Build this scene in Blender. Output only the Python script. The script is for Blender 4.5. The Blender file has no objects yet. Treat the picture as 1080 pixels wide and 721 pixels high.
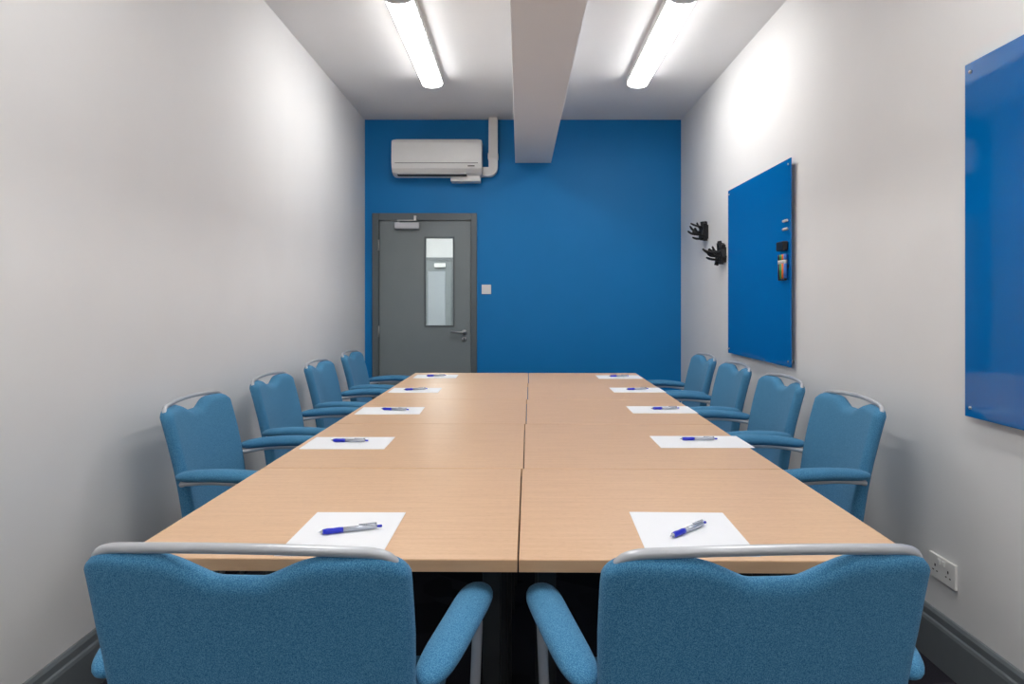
import bpy, bmesh, math, random
from mathutils import Vector, Matrix
random.seed(4)
scene = bpy.context.scene
try:
    scene.view_settings.view_transform = 'Standard'
except Exception:
    pass

# ---------------------------------------------------------------- materials
def s2l(c):
    return tuple(((v/255)/12.92 if v/255 <= 0.04045 else ((v/255+0.055)/1.055)**2.4) for v in c)

def mat(name, rgb, rough=0.5, metal=0.0, noise=0.0, nscale=20.0, bump=0.0, bscale=200.0, spec=0.5, stretch=(1,1,1)):
    m = bpy.data.materials.new(name); m.use_nodes = True
    nt = m.node_tree; b = nt.nodes['Principled BSDF']
    col = s2l(rgb)
    b.inputs['Roughness'].default_value = rough
    b.inputs['Metallic'].default_value = metal
    b.inputs['Specular IOR Level'].default_value = spec
    tc = nt.nodes.new('ShaderNodeTexCoord')
    mp = nt.nodes.new('ShaderNodeMapping'); mp.inputs['Scale'].default_value = stretch
    nt.links.new(tc.outputs['Object'], mp.inputs['Vector'])
    n = nt.nodes.new('ShaderNodeTexNoise'); n.inputs['Scale'].default_value = nscale
    n.inputs['Detail'].default_value = 4
    nt.links.new(mp.outputs['Vector'], n.inputs['Vector'])
    r = nt.nodes.new('ShaderNodeValToRGB')
    r.color_ramp.elements[0].position = 0.3; r.color_ramp.elements[1].position = 0.7
    r.color_ramp.elements[0].color = tuple(v*(1-noise) for v in col)+(1,)
    r.color_ramp.elements[1].color = tuple(min(1, v*(1+noise)) for v in col)+(1,)
    nt.links.new(n.outputs['Fac'], r.inputs['Fac'])
    nt.links.new(r.outputs['Color'], b.inputs['Base Color'])
    if bump > 0:
        n2 = nt.nodes.new('ShaderNodeTexNoise'); n2.inputs['Scale'].default_value = bscale
        nt.links.new(mp.outputs['Vector'], n2.inputs['Vector'])
        bp = nt.nodes.new('ShaderNodeBump'); bp.inputs['Strength'].default_value = bump
        bp.inputs['Distance'].default_value = 0.002
        nt.links.new(n2.outputs['Fac'], bp.inputs['Height'])
        nt.links.new(bp.outputs['Normal'], b.inputs['Normal'])
    return m

def emis(name, rgb, strength):
    m = mat(name, rgb, 0.4)
    b = m.node_tree.nodes['Principled BSDF']
    b.inputs['Emission Color'].default_value = s2l(rgb)+(1,)
    b.inputs['Emission Strength'].default_value = strength
    return m

M_wall = mat('wall_paint_white', (231,231,231), 0.65, noise=0.012, nscale=3, bump=0.08, bscale=60, spec=0.15)
M_ceil = mat('ceiling_paint', (234,234,235), 0.8, noise=0.01, nscale=3, spec=0.2)
M_blue = mat('wall_paint_blue', (0,122,190), 0.5, noise=0.02, nscale=4, bump=0.08, bscale=60, spec=0.3)
M_base = mat('skirting_grey_gloss', (112,119,124), 0.35, noise=0.02)
M_door = mat('door_grey', (122,131,134), 0.4, noise=0.02, nscale=6)
M_frame = mat('door_frame_grey', (92,101,105), 0.35, noise=0.02)
M_white = mat('white_plastic', (232,232,230), 0.35, noise=0.01)
M_offwhite = mat('offwhite_plastic', (205,206,206), 0.4, noise=0.01)
M_cgrey = mat('corridor_door_glass', (165,172,178), 0.3, noise=0.03)
M_cap = mat('light_end_cap', (225,226,227), 0.4, noise=0.01)
M_dark = mat('dark_gap', (40,42,44), 0.6, noise=0.1)
M_black = mat('black_plastic', (22,22,25), 0.4, noise=0.1)
M_silver = mat('silver_powdercoat', (190,193,198), 0.35, metal=0.35, noise=0.02)
M_steel = mat('brushed_steel', (190,190,190), 0.28, metal=0.9, noise=0.04, nscale=80)
M_paper = mat('paper_white', (238,240,244), 0.7, noise=0.005)
M_penblue = mat('pen_blue_grip', (20,40,190), 0.3, noise=0.05)
M_pensil = mat('pen_silver', (185,191,202), 0.25, metal=0.6, noise=0.02)
M_glassblue = mat('board_glass_blue', (0,105,180), 0.05, noise=0.005, spec=0.6)
M_diff = emis('light_diffuser', (255,253,250), 23.5)
M_corr = emis('corridor_diffuser', (255,253,250), 24.0)
M_red = mat('marker_orange', (225,110,40), 0.4, noise=0.02)
M_green = mat('marker_green', (40,150,80), 0.4, noise=0.02)
M_lblue = mat('marker_blue', (60,120,200), 0.4, noise=0.02)

M_glass = bpy.data.materials.new('vision_panel_glass'); M_glass.use_nodes = True
nt = M_glass.node_tree
for n in list(nt.nodes):
    if n.type != 'OUTPUT_MATERIAL': nt.nodes.remove(n)
out = [n for n in nt.nodes if n.type == 'OUTPUT_MATERIAL'][0]
tr = nt.nodes.new('ShaderNodeBsdfTransparent'); tr.inputs['Color'].default_value = (0.86,0.9,0.9,1)
gl = nt.nodes.new('ShaderNodeBsdfGlossy'); gl.inputs['Roughness'].default_value = 0.02
mx = nt.nodes.new('ShaderNodeMixShader'); mx.inputs[0].default_value = 0.1
nt.links.new(tr.outputs[0], mx.inputs[1]); nt.links.new(gl.outputs[0], mx.inputs[2]); nt.links.new(mx.outputs[0], out.inputs[0])

def fabric(name, dark, mid, light):
    m = bpy.data.materials.new(name); m.use_nodes = True
    nt = m.node_tree; b = nt.nodes['Principled BSDF']
    b.inputs['Roughness'].default_value = 0.9
    b.inputs['Specular IOR Level'].default_value = 0.12
    b.inputs['Sheen Weight'].default_value = 0.08
    tc = nt.nodes.new('ShaderNodeTexCoord')
    n = nt.nodes.new('ShaderNodeTexNoise'); n.inputs['Scale'].default_value = 600; n.inputs['Detail'].default_value = 3
    n.inputs['Roughness'].default_value = 0.7
    nt.links.new(tc.outputs['Object'], n.inputs['Vector'])
    r = nt.nodes.new('ShaderNodeValToRGB')
    e = r.color_ramp.elements
    e[0].position = 0.33; e[0].color = s2l(dark)+(1,)
    e[1].position = 0.68; e[1].color = s2l(light)+(1,)
    k = e.new(0.5); k.color = s2l(mid)+(1,)
    nt.links.new(n.outputs['Fac'], r.inputs['Fac']); nt.links.new(r.outputs['Color'], b.inputs['Base Color'])
    bp = nt.nodes.new('ShaderNodeBump'); bp.inputs['Strength'].default_value = 0.3; bp.inputs['Distance'].default_value = 0.001
    nt.links.new(n.outputs['Fac'], bp.inputs['Height']); nt.links.new(bp.outputs['Normal'], b.inputs['Normal'])
    return m
M_fab = fabric('chair_fabric_blue', (34,92,132), (68,130,170), (110,166,200))

M_wood = bpy.data.materials.new('beech_laminate'); M_wood.use_nodes = True
nt = M_wood.node_tree; b = nt.nodes['Principled BSDF']
b.inputs['Roughness'].default_value = 0.38
tc = nt.nodes.new('ShaderNodeTexCoord'); mp = nt.nodes.new('ShaderNodeMapping'); mp.inputs['Scale'].default_value = (3, 45, 45)
nt.links.new(tc.outputs['Object'], mp.inputs['Vector'])
n = nt.nodes.new('ShaderNodeTexNoise'); n.inputs['Scale'].default_value = 1.6; n.inputs['Detail'].default_value = 8; n.inputs['Roughness'].default_value = 0.65
nt.links.new(mp.outputs['Vector'], n.inputs['Vector'])
mp2 = nt.nodes.new('ShaderNodeMapping'); mp2.inputs['Scale'].default_value = (40, 260, 200)
nt.links.new(tc.outputs['Object'], mp2.inputs['Vector'])
nn = nt.nodes.new('ShaderNodeTexNoise'); nn.inputs['Scale'].default_value = 1.5; nn.inputs['Detail'].default_value = 3
nt.links.new(mp2.outputs['Vector'], nn.inputs['Vector'])
r = nt.nodes.new('ShaderNodeValToRGB'); e = r.color_ramp.elements
e[0].position = 0.25; e[0].color = s2l((212,172,134))+(1,)
e[1].position = 0.75; e[1].color = s2l((227,189,152))+(1,)
nt.links.new(n.outputs['Fac'], r.inputs['Fac'])
r2 = nt.nodes.new('ShaderNodeValToRGB'); e = r2.color_ramp.elements
e[0].position = 0.3; e[0].color = (0.90,0.88,0.86,1); e[1].position = 0.5; e[1].color = (1,1,1,1)
nt.links.new(nn.outputs['Fac'], r2.inputs['Fac'])
mm = nt.nodes.new('ShaderNodeMixRGB'); mm.blend_type = 'MULTIPLY'; mm.inputs[0].default_value = 1
nt.links.new(r.outputs['Color'], mm.inputs[1]); nt.links.new(r2.outputs['Color'], mm.inputs[2])
nt.links.new(mm.outputs['Color'], b.inputs['Base Color'])
M_woodedge = mat('beech_edge', (202,162,124), 0.4, noise=0.05, nscale=8, stretch=(1,8,8))

M_carpet = bpy.data.materials.new('carpet_tile_charcoal'); M_carpet.use_nodes = True
nt = M_carpet.node_tree; b = nt.nodes['Principled BSDF']; b.inputs['Roughness'].default_value = 0.95
b.inputs['Specular IOR Level'].default_value = 0.1
tc = nt.nodes.new('ShaderNodeTexCoord')
mp = nt.nodes.new('ShaderNodeMapping'); mp.inputs['Rotation'].default_value = (0,0,0.6); mp.inputs['Scale'].default_value = (4,4,4)
nt.links.new(tc.outputs['Object'], mp.inputs['Vector'])
ck = nt.nodes.new('ShaderNodeTexVoronoi'); ck.inputs['Scale'].default_value = 1.0; ck.distance = 'MANHATTAN'
nt.links.new(mp.outputs['Vector'], ck.inputs['Vector'])
n = nt.nodes.new('ShaderNodeTexNoise'); n.inputs['Scale'].default_value = 350
nt.links.new(tc.outputs['Object'], n.inputs['Vector'])
r = nt.nodes.new('ShaderNodeValToRGB'); e = r.color_ramp.elements
e[0].color = s2l((34,33,40))+(1,); e[1].color = s2l((66,65,74))+(1,)
nt.links.new(ck.outputs['Color'], r.inputs['Fac'])
r2 = nt.nodes.new('ShaderNodeValToRGB'); e = r2.color_ramp.elements
e[0].position = 0.3; e[0].color = (0.5,0.5,0.5,1); e[1].position = 0.7; e[1].color = (1.3,1.3,1.3,1)
nt.links.new(n.outputs['Fac'], r2.inputs['Fac'])
mm = nt.nodes.new('ShaderNodeMixRGB'); mm.blend_type = 'MULTIPLY'; mm.inputs[0].default_value = 1
nt.links.new(r.outputs['Color'], mm.inputs[1]); nt.links.new(r2.outputs['Color'], mm.inputs[2])
nt.links.new(mm.outputs['Color'], b.inputs['Base Color'])
bp = nt.nodes.new('ShaderNodeBump'); bp.inputs['Strength'].default_value = 0.6; bp.inputs['Distance'].default_value = 0.004
nt.links.new(n.outputs['Fac'], bp.inputs['Height']); nt.links.new(bp.outputs['Normal'], b.inputs['Normal'])

# ---------------------------------------------------------------- mesh builder
class MB:
    def __init__(s): s.v=[]; s.f=[]; s.m=[]; s.sm=[]; s.mats=[]
    def mi(s, m):
        if m not in s.mats: s.mats.append(m)
        return s.mats.index(m)
    def add(s, verts, faces, m, smooth=False, mtx=None):
        o = len(s.v); k = s.mi(m)
        for p in verts:
            p = Vector(p)
            if mtx: p = mtx @ p
            s.v.append(tuple(p))
        for f in faces:
            s.f.append(tuple(i+o for i in f)); s.m.append(k); s.sm.append(smooth)
    def frombm(s, bm, m, smooth=False, mtx=None):
        bm.verts.ensure_lookup_table(); bm.verts.index_update()
        s.add([v.co[:] for v in bm.verts], [[v.index for v in f.verts] for f in bm.faces], m, smooth, mtx)
        bm.free()
    def box(s, x0,x1,y0,y1,z0,z1, m, bev=0.0, seg=2, smooth=False, mtx=None):
        bm = bmesh.new(); bmesh.ops.create_cube(bm, size=1)
        for v in bm.verts:
            v.co = Vector((x0+(v.co.x+.5)*(x1-x0), y0+(v.co.y+.5)*(y1-y0), z0+(v.co.z+.5)*(z1-z0)))
        if bev > 0:
            bmesh.ops.bevel(bm, geom=list(bm.edges), offset=bev, segments=seg, profile=0.5, affect='EDGES')
        s.frombm(bm, m, smooth, mtx)
    def sweep(s, pts, rads, m, n=12, flat=(1,1), up=Vector((0,0,1)), cap=True, smooth=True, square=False, mtx=None):
        pts = [Vector(p) for p in pts]
        if not hasattr(rads, '__len__'): rads = [rads]*len(pts)
        T = []
        for i in range(len(pts)):
            a = pts[max(i-1,0)]; b = pts[min(i+1,len(pts)-1)]
            T.append((b-a).normalized())
        u = up - T[0]*up.dot(T[0])
        if u.length < 1e-3: u = Vector((1,0,0)) - T[0]*T[0].x
        u.normalize()
        V = []; F = []
        for i, p in enumerate(pts):
            u = u - T[i]*u.dot(T[i]); u.normalize()
            w = T[i].cross(u)
            for k in range(n):
                a = 2*math.pi*(k+0.5)/n
                ca, sa = math.cos(a), math.sin(a)
                if square:
                    q = 1/max(abs(ca),abs(sa)); ca*=q; sa*=q
                V.append(p + (w*ca*flat[0] + u*sa*flat[1])*rads[i])
        for i in range(len(pts)-1):
            for k in range(n):
                a=i*n+k; b_=i*n+(k+1)%n
                F.append((a,b_,b_+n,a+n))
        if cap:
            F.append(tuple(reversed(range(n)))); F.append(tuple(range((len(pts)-1)*n, len(pts)*n)))
        s.add(V, F, m, smooth, mtx)
    def extrude(s, prof, axis, a0, a1, m, smooth=False):
        n = len(prof); V = []
        for a in (a0,a1):
            for p in prof:
                V.append((a,p[0],p[1]) if axis=='x' else ((p[0],a,p[1]) if axis=='y' else (p[0],p[1],a)))
        F = [(i,(i+1)%n,(i+1)%n+n,i+n) for i in range(n)]
        s.add(V, F, m, smooth)
        s.add(V[:n], [tuple(range(n))], m); s.add(V[n:], [tuple(reversed(range(n)))], m)
    def build(s, name, loc=(0,0,0), rotz=0, parent=None):
        me = bpy.data.meshes.new(name); me.from_pydata(s.v, [], s.f)
        for m in s.mats: me.materials.append(m)
        for p, k, q in zip(me.polygons, s.m, s.sm): p.material_index = k; p.use_smooth = q
        bm = bmesh.new(); bm.from_mesh(me); bmesh.ops.recalc_face_normals(bm, faces=bm.faces); bm.to_mesh(me); bm.free()
        ob = bpy.data.objects.new(name, me); scene.collection.objects.link(ob)
        ob.location = loc; ob.rotation_euler = (0,0,rotz)
        if parent: ob.parent = parent
        return ob

def fillet(pts, r=0.05, n=6):
    pts = [Vector(p) for p in pts]; out = [pts[0]]
    for i in range(1, len(pts)-1):
        a, b_, c = pts[i-1], pts[i], pts[i+1]
        d1 = (a-b_); d2 = (c-b_); rr = min(r, d1.length*0.45, d2.length*0.45)
        p = b_ + d1.normalized()*rr; q = b_ + d2.normalized()*rr
        for k in range(n+1):
            t = k/n
            out.append(p*(1-t)**2 + b_*2*t*(1-t) + q*t*t)
    out.append(pts[-1]); return out

def empty(name, loc=(0,0,0)):
    e = bpy.data.objects.new(name, None); scene.collection.objects.link(e); e.location = loc; return e

def copyob(src, loc, rotz):
    o = src.copy(); scene.collection.objects.link(o); o.location = loc; o.rotation_euler = (0,0,rotz); return o

def simple(name, dims, m, **k):
    b = MB(); b.box(*dims, m, **k); return b.build(name)

# ---------------------------------------------------------------- room
XL, XR, YB, YN, ZC = -1.405, 1.466, 6.2, -2.6, 2.92
T = 0.12
simple('floor', (XL-T, XR+T, YN-T, YB+T, -0.1, 0), M_carpet)
simple('ceiling', (XL-T, XR+T, YN-T, YB+T, ZC, ZC+0.1), M_ceil)
simple('wall_left', (XL-T, XL, YN-T, YB+T, 0, ZC), M_wall)
simple('wall_right', (XR, XR+T, YN-T, YB+T, 0, ZC), M_wall)
simple('wall_rear', (XL, XR, YN-T, YN, 0, ZC), M_wall)
DX0, DX1, DZ = -1.275, -0.439, 2.005
w = MB()
w.box(XL, DX0-0.06, YB, YB+T, 0, ZC, M_blue); w.box(DX1+0.052, XR, YB, YB+T, 0, ZC, M_blue)
w.box(DX0-0.06, DX1+0.052, YB, YB+T, DZ+0.065, ZC, M_blue); w.build('wall_back')
b = MB(); b.box(-0.04, 0.285, YN, YB, 2.527, ZC, M_ceil, bev=0.004); b.build('ceiling_beam')

def skirt(name, x, sgn, y0, y1):
    m = MB()
    prof = [(x,0),(x+sgn*0.02,0),(x+sgn*0.02,0.135),(x+sgn*0.017,0.145),(x+sgn*0.012,0.150),(x+sgn*0.012,0.172),(x+sgn*0.006,0.182),(x,0.184)]
    m.extrude(prof, 'y', y0, y1, M_base); return m.build(name)
skirt('baseboard_left', XL, 1, YN, YB); skirt('baseboard_right', XR, -1, YN, YB)
m = MB(); y=YB
m.extrude([(y,0),(y-0.02,0),(y-0.02,0.135),(y-0.012,0.150),(y-0.012,0.172),(y,0.184)], 'x', DX1+0.052, XR-0.021, M_base); m.build('baseboard_back')
m = MB(); y=YN
m.extrude([(y,0),(y+0.02,0),(y+0.02,0.135),(y+0.012,0.150),(y+0.012,0.172),(y,0.184)], 'x', XL+0.021, XR-0.021, M_base); m.build('baseboard_rear')

f = MB()
f.box(DX0-0.06, DX0, YB-0.022, YB+T, 0, DZ+0.065, M_frame, bev=0.004)
f.box(DX1, DX1+0.052, YB-0.022, YB+T, 0, DZ+0.065, M_frame, bev=0.004)
f.box(DX0, DX1, YB-0.022, YB+T, DZ, DZ+0.065, M_frame, bev=0.004)
f.box(DX0, DX0+0.02, YB+0.05, YB+0.07, 0, DZ, M_frame); f.box(DX1-0.02, DX1, YB+0.05, YB+0.07, 0, DZ, M_frame)
f.build('trim_1')
door = empty('door_1', (DX0, YB, 0))
def D(mb, name):
    o = mb.build(name); o.parent = door; o.location = (-DX0, -YB, 0); return o
d = MB(); g=0.004; y0, y1 = YB+0.002, YB+0.046
px0, px1, pz0, pz1 = -0.853, -0.603, 1.053, 1.846
d.box(DX0+g, px0, y0, y1, 0.008, DZ-g, M_door); d.box(px1, DX1-g, y0, y1, 0.008, DZ-g, M_door)
d.box(px0, px1, y0, y1, 0.008, pz0, M_door); d.box(px0, px1, y0, y1, pz1, DZ-g, M_door)
D(d, 'leaf')
d = MB()
for (a0,a1,c0,c1) in ((px0-0.012,px0+0.003,pz0-0.012,pz1+0.012),(px1-0.003,px1+0.012,pz0-0.012,pz1+0.012),(px0,px1,pz0-0.012,pz0+0.003),(px0,px1,pz1-0.003,pz1+0.012)):
    d.box(a0,a1,YB-0.008,YB+0.02,c0,c1,M_cgrey if False else M_frame,bev=0.002)
D(d, 'glazing_bead')
d = MB(); d.box(px0+0.001,px1-0.001,YB+0.02,YB+0.026,pz0+0.001,pz1-0.001,M_glass); D(d, 'vision_glass')
d = MB()
hx, hz = -0.503, 0.99
d.sweep([(hx,YB+0.002,hz),(hx,YB-0.010,hz)], 0.026, M_steel, n=24)
d.sweep(fillet([(hx,YB-0.008,hz),(hx,YB-0.055,hz),(hx-0.115,YB-0.055,hz+0.008)],0.018), 0.0105, M_steel, n=12)
d.sweep([(hx,YB+0.002,hz-0.062),(hx,YB-0.008,hz-0.062)], 0.023, M_steel, n=24)
d.box(hx-0.004,hx+0.004,YB-0.010,YB-0.007,hz-0.075,hz-0.05,M_dark)
D(d, 'lever_handle')
d = MB()
d.box(-1.128,-0.905,YB-0.052,YB+0.002,1.925,1.985,M_silver,bev=0.006)
d.sweep([(-1.09,YB-0.035,1.985),(-1.09,YB-0.035,2.0)],0.012,M_steel)
d.box(-1.10,-0.93,YB-0.075,YB-0.05,1.996,2.002,M_steel)
d.box(-0.95,-0.93,YB-0.075,YB-0.02,2.002,2.04,M_steel)
D(d, 'door_closer')
d = MB()
for z in (0.25,1.0,1.78):
    d.sweep([(DX0+0.002,YB-0.026,z-0.05),(DX0+0.002,YB-0.026,z+0.05)],0.007,M_steel)
D(d, 'hinges')

# corridor beyond the door
m = MB(); m.box(-2.2,0.2,YB+T,10.6,-0.1,0,M_carpet); m.build('floor_corridor')
m = MB(); m.box(-2.2,0.2,YB+T,10.6,2.6,2.7,M_ceil); m.build('ceiling_corridor')
m = MB(); m.box(-2.3,-2.2,YB+T,10.6,0,2.6,M_wall); m.build('wall_corridor_left')
m = MB(); m.box(0.2,0.3,YB+T,10.6,0,2.6,M_wall); m.build('wall_corridor_right')
m = MB(); m.box(-2.2,0.2,10.5,10.6,0,2.6,M_wall); m.build('wall_corridor_end')
m = MB(); m.box(-1.75,-1.05,10.46,10.495,0,1.90,M_door,bev=0.003)
m.box(-1.40,-1.14,10.452,10.461,0.9,1.74,M_cgrey,bev=0.003)
m.box(-1.80,-1.75,10.44,10.498,0,1.95,M_frame); m.box(-1.05,-1.0,10.44,10.498,0,1.95,M_frame); m.box(-1.75,-1.05,10.44,10.498,1.90,1.95,M_frame)
m.box(-1.30,-1.13,10.40,10.46,1.80,1.86,M_white,bev=0.004)
m.build('door_2')
m = MB(); m.box(-1.6,-0.7,8.0,9.2,2.55,2.599,M_corr); m.build('corridor_ceiling_light')

m = MB(); sx, sz = -0.301, 1.38
m.box(sx-0.043,sx+0.043,YB-0.009,YB,sz-0.043,sz+0.043,M_white,bev=0.003)
m.box(sx-0.012,sx+0.012,YB-0.014,YB-0.008,sz-0.018,sz+0.018,M_white,bev=0.002)
m.build('light_switch')

m = MB(); sy, sz = 2.356, 0.337
m.box(XR-0.010,XR,sy-0.073,sy+0.073,sz-0.043,sz+0.043,M_white,bev=0.003)
for o in (-0.036,0.036):
    m.box(XR-0.0108,XR-0.0095,sy+o-0.003,sy+o+0.003,sz+0.001,sz+0.010,M_dark)
    for q in (-0.011,0.011): m.box(XR-0.0108,XR-0.0095,sy+o+q-0.0035,sy+o+q+0.0035,sz-0.015,sz-0.011,M_dark)
for o in (-0.012,0.012):
    m.box(XR-0.014,XR-0.009,sy+o-0.006,sy+o+0.006,sz+0.016,sz+0.034,M_white,bev=0.0015)
m.build('power_socket')

# ---------------------------------------------------------------- ceiling lights
def fitting(x, y0, y1):
    m = MB()
    zt = ZC-0.050
    m.box(x-0.078,x+0.078,y0+0.01,y1-0.002,zt+0.002,ZC,M_white,bev=0.004)
    def prof(hw,hz,z):
        return [(x+hw*math.cos(math.pi*k/18), z-hz*math.sin(math.pi*k/18)**0.75) for k in range(19)]
    m.extrude(prof(0.073,0.036,zt),'y',y0+0.05,y1-0.012,M_diff,smooth=True)
    m.extrude(prof(0.079,0.041,zt+0.004),'y',y0,y0+0.05,M_cap); m.extrude(prof(0.077,0.038,zt+0.004),'y',y1-0.012,y1,M_cap)
    return m.build('fluorescent_ceiling_light')
for (yy0,yy1) in ((3.55,5.02),(0.55,1.97),(-2.3,-0.88)):  # rearmost pair is out of view, added to brighten the near chair backs
    fitting(-0.64,yy0,yy1); fitting(0.865,yy0,yy1)

# ---------------------------------------------------------------- air conditioner
m = MB(); ax0, ax1 = -1.125, -0.335
zb, zt = 2.385, 2.70; yb = YB-0.002; yf = YB-0.21
prof = [(yb,zb+0.02),(yb,zt),(yf+0.04,zt),(yf+0.012,zt-0.010),(yf,zt-0.035),(yf-0.003,zb+0.10),(yf+0.006,zb+0.055),(yf+0.04,zb+0.022),(yf+0.085,zb+0.004),(yb-0.03,zb)]
m.extrude(prof,'x',ax0+0.012,ax1-0.012,M_white,smooth=False)
prof2 = [(p[0]+(0.004 if p[0]<yb-0.05 else 0), p[1]-(0.004 if p[1]>2.5 else -0.004)) for p in prof]
m.extrude(prof2,'x',ax0,ax0+0.012,M_white); m.extrude(prof2,'x',ax1-0.012,ax1,M_white)
m.box(ax0+0.03,ax1-0.03,yf-0.0045,yf+0.01,zb+0.098,zb+0.102,M_dark)
m.box(ax0+0.05,ax1-0.14,yf+0.018,yf+0.08,zb+0.006,zb+0.017,M_offwhite,bev=0.003)
m.box(ax0+0.045,ax1-0.135,yf+0.03,yf+0.09,zb-0.001,zb+0.008,M_dark)
for k in range(10):
    m.box(ax0+0.03,ax1-0.03,YB-0.17+k*0.015,YB-0.163+k*0.015,zt-0.001,zt+0.003,M_offwhite)
m.box(ax1-0.28,ax1-0.015,YB-0.12,YB-0.002,zb-0.045,zb+0.01,M_white,bev=0.006)
m.box(ax1-0.12,ax1-0.06,yf-0.0045,yf,zb+0.07,zb+0.078,M_dark)
m.build('air_conditioner')
m = MB()
m.sweep(fillet([(ax1+0.001,YB-0.042,2.435),(-0.238,YB-0.042,2.435),(-0.238,YB-0.042,ZC)],0.05,6),0.04,M_white,n=4,square=True,up=Vector((0,1,0)),smooth=False)
m.box(-0.284,-0.192,YB-0.088,YB,2.55,2.60,M_white,bev=0.004)
m.build('pipe_trunking')

# ---------------------------------------------------------------- glass boards
def board(y0,y1,z0,z1,name='glass_whiteboard'):
    m = MB()
    m.box(XR-0.028,XR-0.022,y0,y1,z0,z1,M_glassblue,bev=0.0012)
    for yy in (y0+0.03,y1-0.03):
        for zz in (z0+0.03,z1-0.03):
            m.sweep([(XR-0.0005,yy,zz),(XR-0.024,yy,zz)],0.008,M_steel,n=20)
            m.sweep([(XR-0.027,yy,zz),(XR-0.033,yy,zz)],0.005,M_steel,n=20)
    return m.build(name)
board(3.62,4.71,0.915,2.03)
board(1.08,2.205,0.895,2.025)
xs = XR-0.0285
m = MB(); m.box(xs-0.03,xs,3.65,3.75,1.54,1.59,M_black,bev=0.006); m.build('board_eraser')
m = MB()
m.box(xs-0.004,xs,3.645,3.755,1.445,1.465,M_black,bev=0.001)
for i,(c) in enumerate((M_lblue,M_red,M_green,M_black)):
    yy = 3.659+i*0.027
    m.sweep([(xs-0.013,yy,1.39),(xs-0.013,yy,1.47)],0.0095,c,n=12)
    m.sweep([(xs-0.013,yy,1.47),(xs-0.013,yy,1.49)],0.0092,M_offwhite,n=12)
    m.sweep([(xs-0.013,yy,1.49),(xs-0.013,yy,1.52)],0.0095,c,n=12)
    m.sweep([(xs-0.013,yy,1.38),(xs-0.013,yy,1.392)],0.009,M_black,n=12)
m.build('marker_pen_holder')
for zz in (1.70,1.655):
    m = MB(); m.sweep([(xs-0.008,3.65,zz),(xs-0.008,3.70,zz)],0.007,M_offwhite,n=16); m.build('board_magnet')

# ---------------------------------------------------------------- coat hooks
def hook(y, z, seed):
    rnd = random.Random(seed); m = MB()
    m.box(-0.018,-0.0005,-0.065,0.065,-0.055,0.055,M_black,bev=0.004)
    for i in range(10):
        yy = -0.065+0.0145*i; reach = rnd.uniform(0.08,0.155); top = rnd.uniform(0.03,0.09)
        rot = Matrix.Rotation(rnd.uniform(-0.4,0.4),4,'X') @ Matrix.Rotation(rnd.uniform(-0.25,0.3),4,'Y')
        m.box(-0.04,-0.012,yy-0.008,yy+0.008,-0.07+rnd.uniform(0,0.03),top,M_black,bev=0.002,mtx=rot)
        h = rnd.uniform(-0.05,0.03)
        pts = fillet([(-0.02,yy,h),(-reach*0.75,yy,h+0.004),(-reach,yy,h+rnd.uniform(0.015,0.045))],0.02,4)
        m.sweep(pts,[0.009]*(len(pts)-1)+[0.006],M_black,n=6,flat=(0.8,1.0),smooth=False,mtx=rot)
    return m.build('coat_hook',loc=(XR,y,z))
hook(5.36,1.81,1); hook(4.90,1.60,2)

# ---------------------------------------------------------------- table
ROT = -0.0125
tab = empty('conference_table', (-0.003,1.355,0)); tab.rotation_euler=(0,0,ROT)
ys = [0, 0.745, 1.515, 2.245, 2.965, 3.605]
mid = [0.0,0.006,0.012,0.018,0.022]
k = 0
for i in range(5):
    for sx in (-1,1):
        k += 1
        x0, x1 = (-0.80,mid[i]-0.0015) if sx<0 else (mid[i]+0.0015,0.80)
        a, c = ys[i]+(0.0015 if i else 0), ys[i+1]-0.0015
        m = MB()
        m.box(x0+0.001,x1-0.001,a+0.001,c-0.001,0.7265,0.750,M_wood,bev=0.001)
        m.box(x0,x1,a,c,0.7250,0.7485,M_woodedge,bev=0.0005)
        m.build('top_%d'%k, parent=tab)
        m = MB()
        for lx in (x0+0.06,x1-0.06):
            for ly in (a+0.18,c-0.08):
                m.box(lx-0.02,lx+0.02,ly-0.02,ly+0.02,0,0.70,M_dark,bev=0.003)
        m.box(x0+0.04,x1-0.04,a+0.165,a+0.195,0.68,0.725,M_dark); m.box(x0+0.04,x1-0.04,c-0.095,c-0.065,0.68,0.725,M_dark)
        m.box(x0+0.045,x0+0.075,a+0.195,c-0.095,0.68,0.725,M_dark); m.box(x1-0.075,x1-0.045,a+0.195,c-0.095,0.68,0.725,M_dark)
        m.build('frame_%d'%k, parent=tab)

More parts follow.
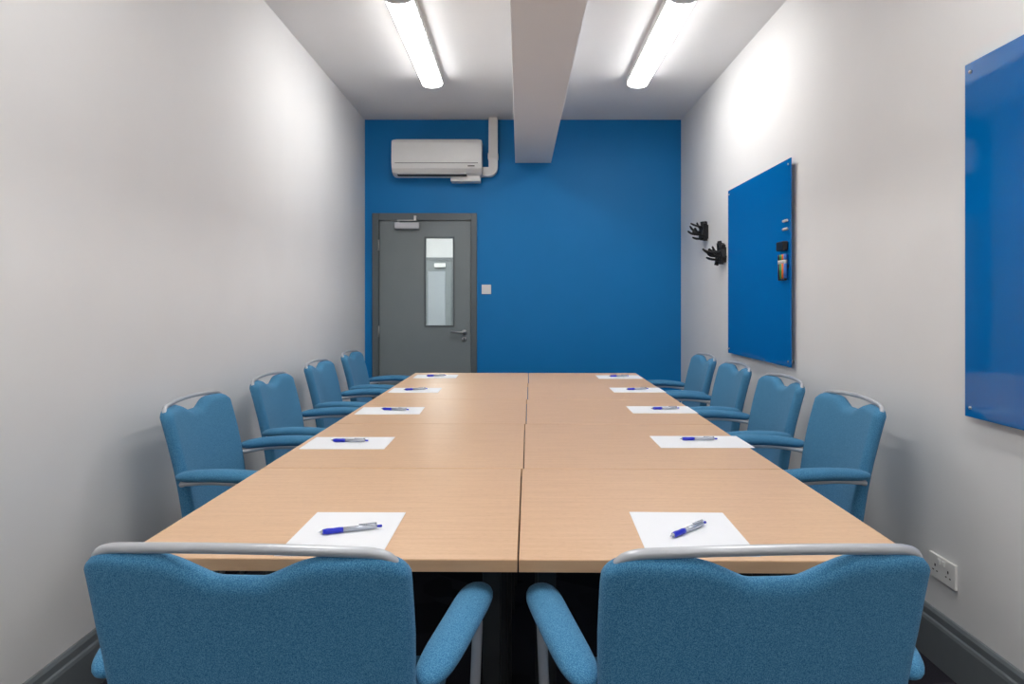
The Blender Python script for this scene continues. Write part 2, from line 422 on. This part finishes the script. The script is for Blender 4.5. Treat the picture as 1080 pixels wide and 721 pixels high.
# ---------------------------------------------------------------- paper + pens
def pen_mesh():
    m = MB()
    def rev(pp, mt):
        m.sweep([(p[0],0,0) for p in pp],[p[1] for p in pp],mt,n=16)
    rev([(-0.070,0.0008),(-0.067,0.0012),(-0.062,0.0035),(-0.060,0.0052)],M_pensil)
    rev([(-0.060,0.0052),(-0.050,0.0066),(-0.038,0.0060),(-0.024,0.0066),(-0.016,0.0058)],M_penblue)
    rev([(-0.016,0.0056),(0.03,0.0058),(0.052,0.0052),(0.058,0.004)],M_pensil)
    rev([(0.058,0.0030),(0.068,0.0030),(0.069,0.0018)],M_penblue)
    m.box(0.018,0.057,-0.002,0.002,0.0068,0.0085,M_pensil); m.box(0.052,0.057,-0.002,0.002,0.003,0.008,M_pensil)
    return m.build('ballpoint_pen')
pen0 = None
papers = [(-0.385,1.515,0.215,0.285,-0.01, 0.01,0.0,0.33),
          (0.375,1.515,0.225,0.285,-0.03, 0.0,0.0,0.75),
          (-0.62,2.48,0.297,0.21,0.0, 0.0,0.01,-0.05),
          (-0.608,3.22,0.297,0.21,0.02, 0.02,0.0,-0.2),
          (-0.605,3.97,0.285,0.21,0.0, 0.0,0.0,0.3),
          (-0.576,4.71,0.29,0.21,0.0, 0.0,0.0,0.2),
          (0.661,2.50,0.33,0.21,0.0, 0.0,0.02,0.0),
          (0.673,3.25,0.30,0.21,0.0, 0.02,0.0,0.1),
          (0.685,3.98,0.297,0.21,0.0, 0.0,0.0,0.2),
          (0.68,4.68,0.297,0.21,0.0, 0.0,0.0,0.1)]
for (x,y,wx,wy,rz,ox,oy,pr) in papers:
    m = MB(); m.box(-wx/2,wx/2,-wy/2,wy/2,0,0.0012,M_paper)
    m.build('paper_sheet',loc=(x,y,0.7502),rotz=rz)
    L = (x+ox,y+oy,0.7515+0.0066)
    if pen0 is None:
        pen0 = pen_mesh(); pen0.location=L; pen0.rotation_euler=(0,0,pr)
    else: copyob(pen0,L,pr)

# ---------------------------------------------------------------- chair
def chair_mesh():
    m = MB()
    W, ZT, ZB, R = 0.253, 0.888, 0.455, 0.048
    def yc(x,z):
        t = (ZT-z)
        return 0.0 + t*0.20 + 0.45*x*x + 0.012*math.sin(math.pi*min(1,max(0,t/0.44)))
    def ztop(x):
        ax = abs(x); z = ZT
        if ax < 0.125:
            q = 0.5+0.5*math.cos(math.pi*ax/0.125)
            z -= 0.032*min(1.0,q*1.25)**0.9
        if ax > W-R: z -= R-math.sqrt(max(0,R*R-(ax-(W-R))**2))
        return z
    def zbot(x):
        ax = abs(x); z = ZB
        if ax > W-R: z += R-math.sqrt(max(0,R*R-(ax-(W-R))**2))
        return z
    NU, NV = 64, 36
    T = 0.028
    V = {}; verts = []; faces = []
    for side in (1,-1):
        for i in range(NU+1):
            s = -math.cos(math.pi*i/NU); s = 0.55*s+0.45*(2*i/NU-1)
            x = s*W
            for j in range(NV+1):
                c = (1-math.cos(math.pi*j/NV))/2; c = 0.6*c+0.4*j/NV
                z = zbot(x)+(ztop(x)-zbot(x))*c
                e = min(W-abs(x), ztop(x)-z, z-zbot(x))/0.026
                e = max(0,min(1,e)); th = T*math.sqrt(max(0,1-(1-e)**2))
                taper = 0.95+0.05*min(1,(z-ZB)/0.30)
                edge = i in (0,NU) or j in (0,NV)
                if edge and side==-1: V[(side,i,j)] = V[(1,i,j)]; continue
                f = th if side==1 else -th*0.75
                V[(side,i,j)] = len(verts); verts.append((x*taper, yc(x,z)+f, z))
        for i in range(NU):
            for j in range(NV):
                faces.append((V[(side,i,j)],V[(side,i+1,j)],V[(side,i+1,j+1)],V[(side,i,j+1)]))
    m.add(verts,faces,M_fab,True)
    def yt(x): return 0.45*x*x
    pts = [(-0.226,yt(.226)+0.022,0.835),(-0.232,yt(.232)+0.006,0.868),(-0.222,yt(.222)-0.001,0.884),(-0.200,yt(.2)-0.003,0.892)]
    for k in range(13):
        x = -0.175+0.35*k/12; pts.append((x,yt(x)-0.003,0.894+0.007*(1-(x/0.175)**2)))
    pts += [(-p[0],p[1],p[2]) for p in reversed(pts[:4])]
    m.sweep(fillet(pts,0.012,2),0.0080,M_silver,n=14)
    bm = bmesh.new(); bmesh.ops.create_cube(bm,size=1)
    for v in bm.verts: v.co = Vector((v.co.x*0.47*(1 if v.co.y>0 else 0.93), 0.305+v.co.y*0.43, 0.455+v.co.z*0.075))
    bmesh.ops.bevel(bm,geom=list(bm.edges),offset=0.033,segments=5,profile=0.5,affect='EDGES')
    m.frombm(bm,M_fab,True)
    m.box(-0.20,0.20,0.12,0.48,0.405,0.425,M_black,bev=0.005)
    for s in (-1,1):
        pts = [(s*0.290,0.455,0.0),(s*0.300,0.43,0.40),(s*0.312,0.41,0.645),(s*0.282,0.20,0.650),(s*0.252,0.10,0.635),(s*0.225,0.085,0.62)]
        m.sweep(fillet(pts,0.06,7),0.0105,M_silver,n=14)
        pts = [(s*0.255,-0.02,0.0),(s*0.240,0.10,0.40),(s*0.212,0.115,0.47),(s*0.205,0.09,0.60),(s*0.19,0.06,0.72)]
        m.sweep(fillet(pts,0.05,6),0.0105,M_silver,n=14)
        m.sweep([(s*0.240,0.10,0.40),(s*0.300,0.43,0.40)],0.009,M_silver,n=12)
        m.sweep([(s*0.290,0.455,0.0),(s*0.290,0.455,0.018)],0.014,M_black,n=14)
        m.sweep([(s*0.255,-0.02,0.0),(s*0.255,-0.02,0.018)],0.014,M_black,n=14)
        N=24; P=[]; Rr=[]
        for k in range(N+1):
            t=(1-math.cos(math.pi*k/N))/2; y=0.085+0.370*t
            x=s*(0.262+0.050*t+0.008*math.sin(math.pi*t))
            z=0.660+0.012*math.sin(math.pi*t)+0.002*t
            P.append((x,y,z)); q=abs(2*t-1)
            Rr.append(0.036*(max(0.0,1-q**6))**0.5*(0.90+0.12*t)+0.0008)
        m.sweep(P,Rr,M_fab,n=20,flat=(1.0,0.62))
    m.sweep([(-0.240,0.10,0.40),(0.240,0.10,0.40)],0.009,M_silver,n=12)
    m.sweep([(-0.299,0.425,0.40),(0.299,0.425,0.40)],0.009,M_silver,n=12)
    return m.build('conference_chair')
c0 = chair_mesh()
c0.location = (-0.416,1.0,0); c0.rotation_euler=(0,0,-0.05)
copyob(c0,(0.375,0.995,0),0.05)
HP = math.pi/2
for y in (2.61,3.40,4.20,5.02):
    copyob(c0,(-1.265,y,0),-HP)
for y in (2.63,3.31,4.02,4.70):
    copyob(c0,(1.300,y,0),HP)

# ---------------------------------------------------------------- world + camera
wd = bpy.data.worlds.new('world'); scene.world = wd; wd.use_nodes = True
wd.node_tree.nodes['Background'].inputs[0].default_value = (0.8,0.85,0.9,1)
wd.node_tree.nodes['Background'].inputs[1].default_value = 0.3
cam = bpy.data.cameras.new('camera'); co = bpy.data.objects.new('camera',cam); scene.collection.objects.link(co)
co.location = (0,0,1.26); co.rotation_euler = (math.pi/2,0,0)
cam.sensor_width = 36; cam.lens = 24; cam.shift_x = -8/1080; cam.shift_y = -41.5/1080
cam.clip_start = 0.05
scene.camera = co
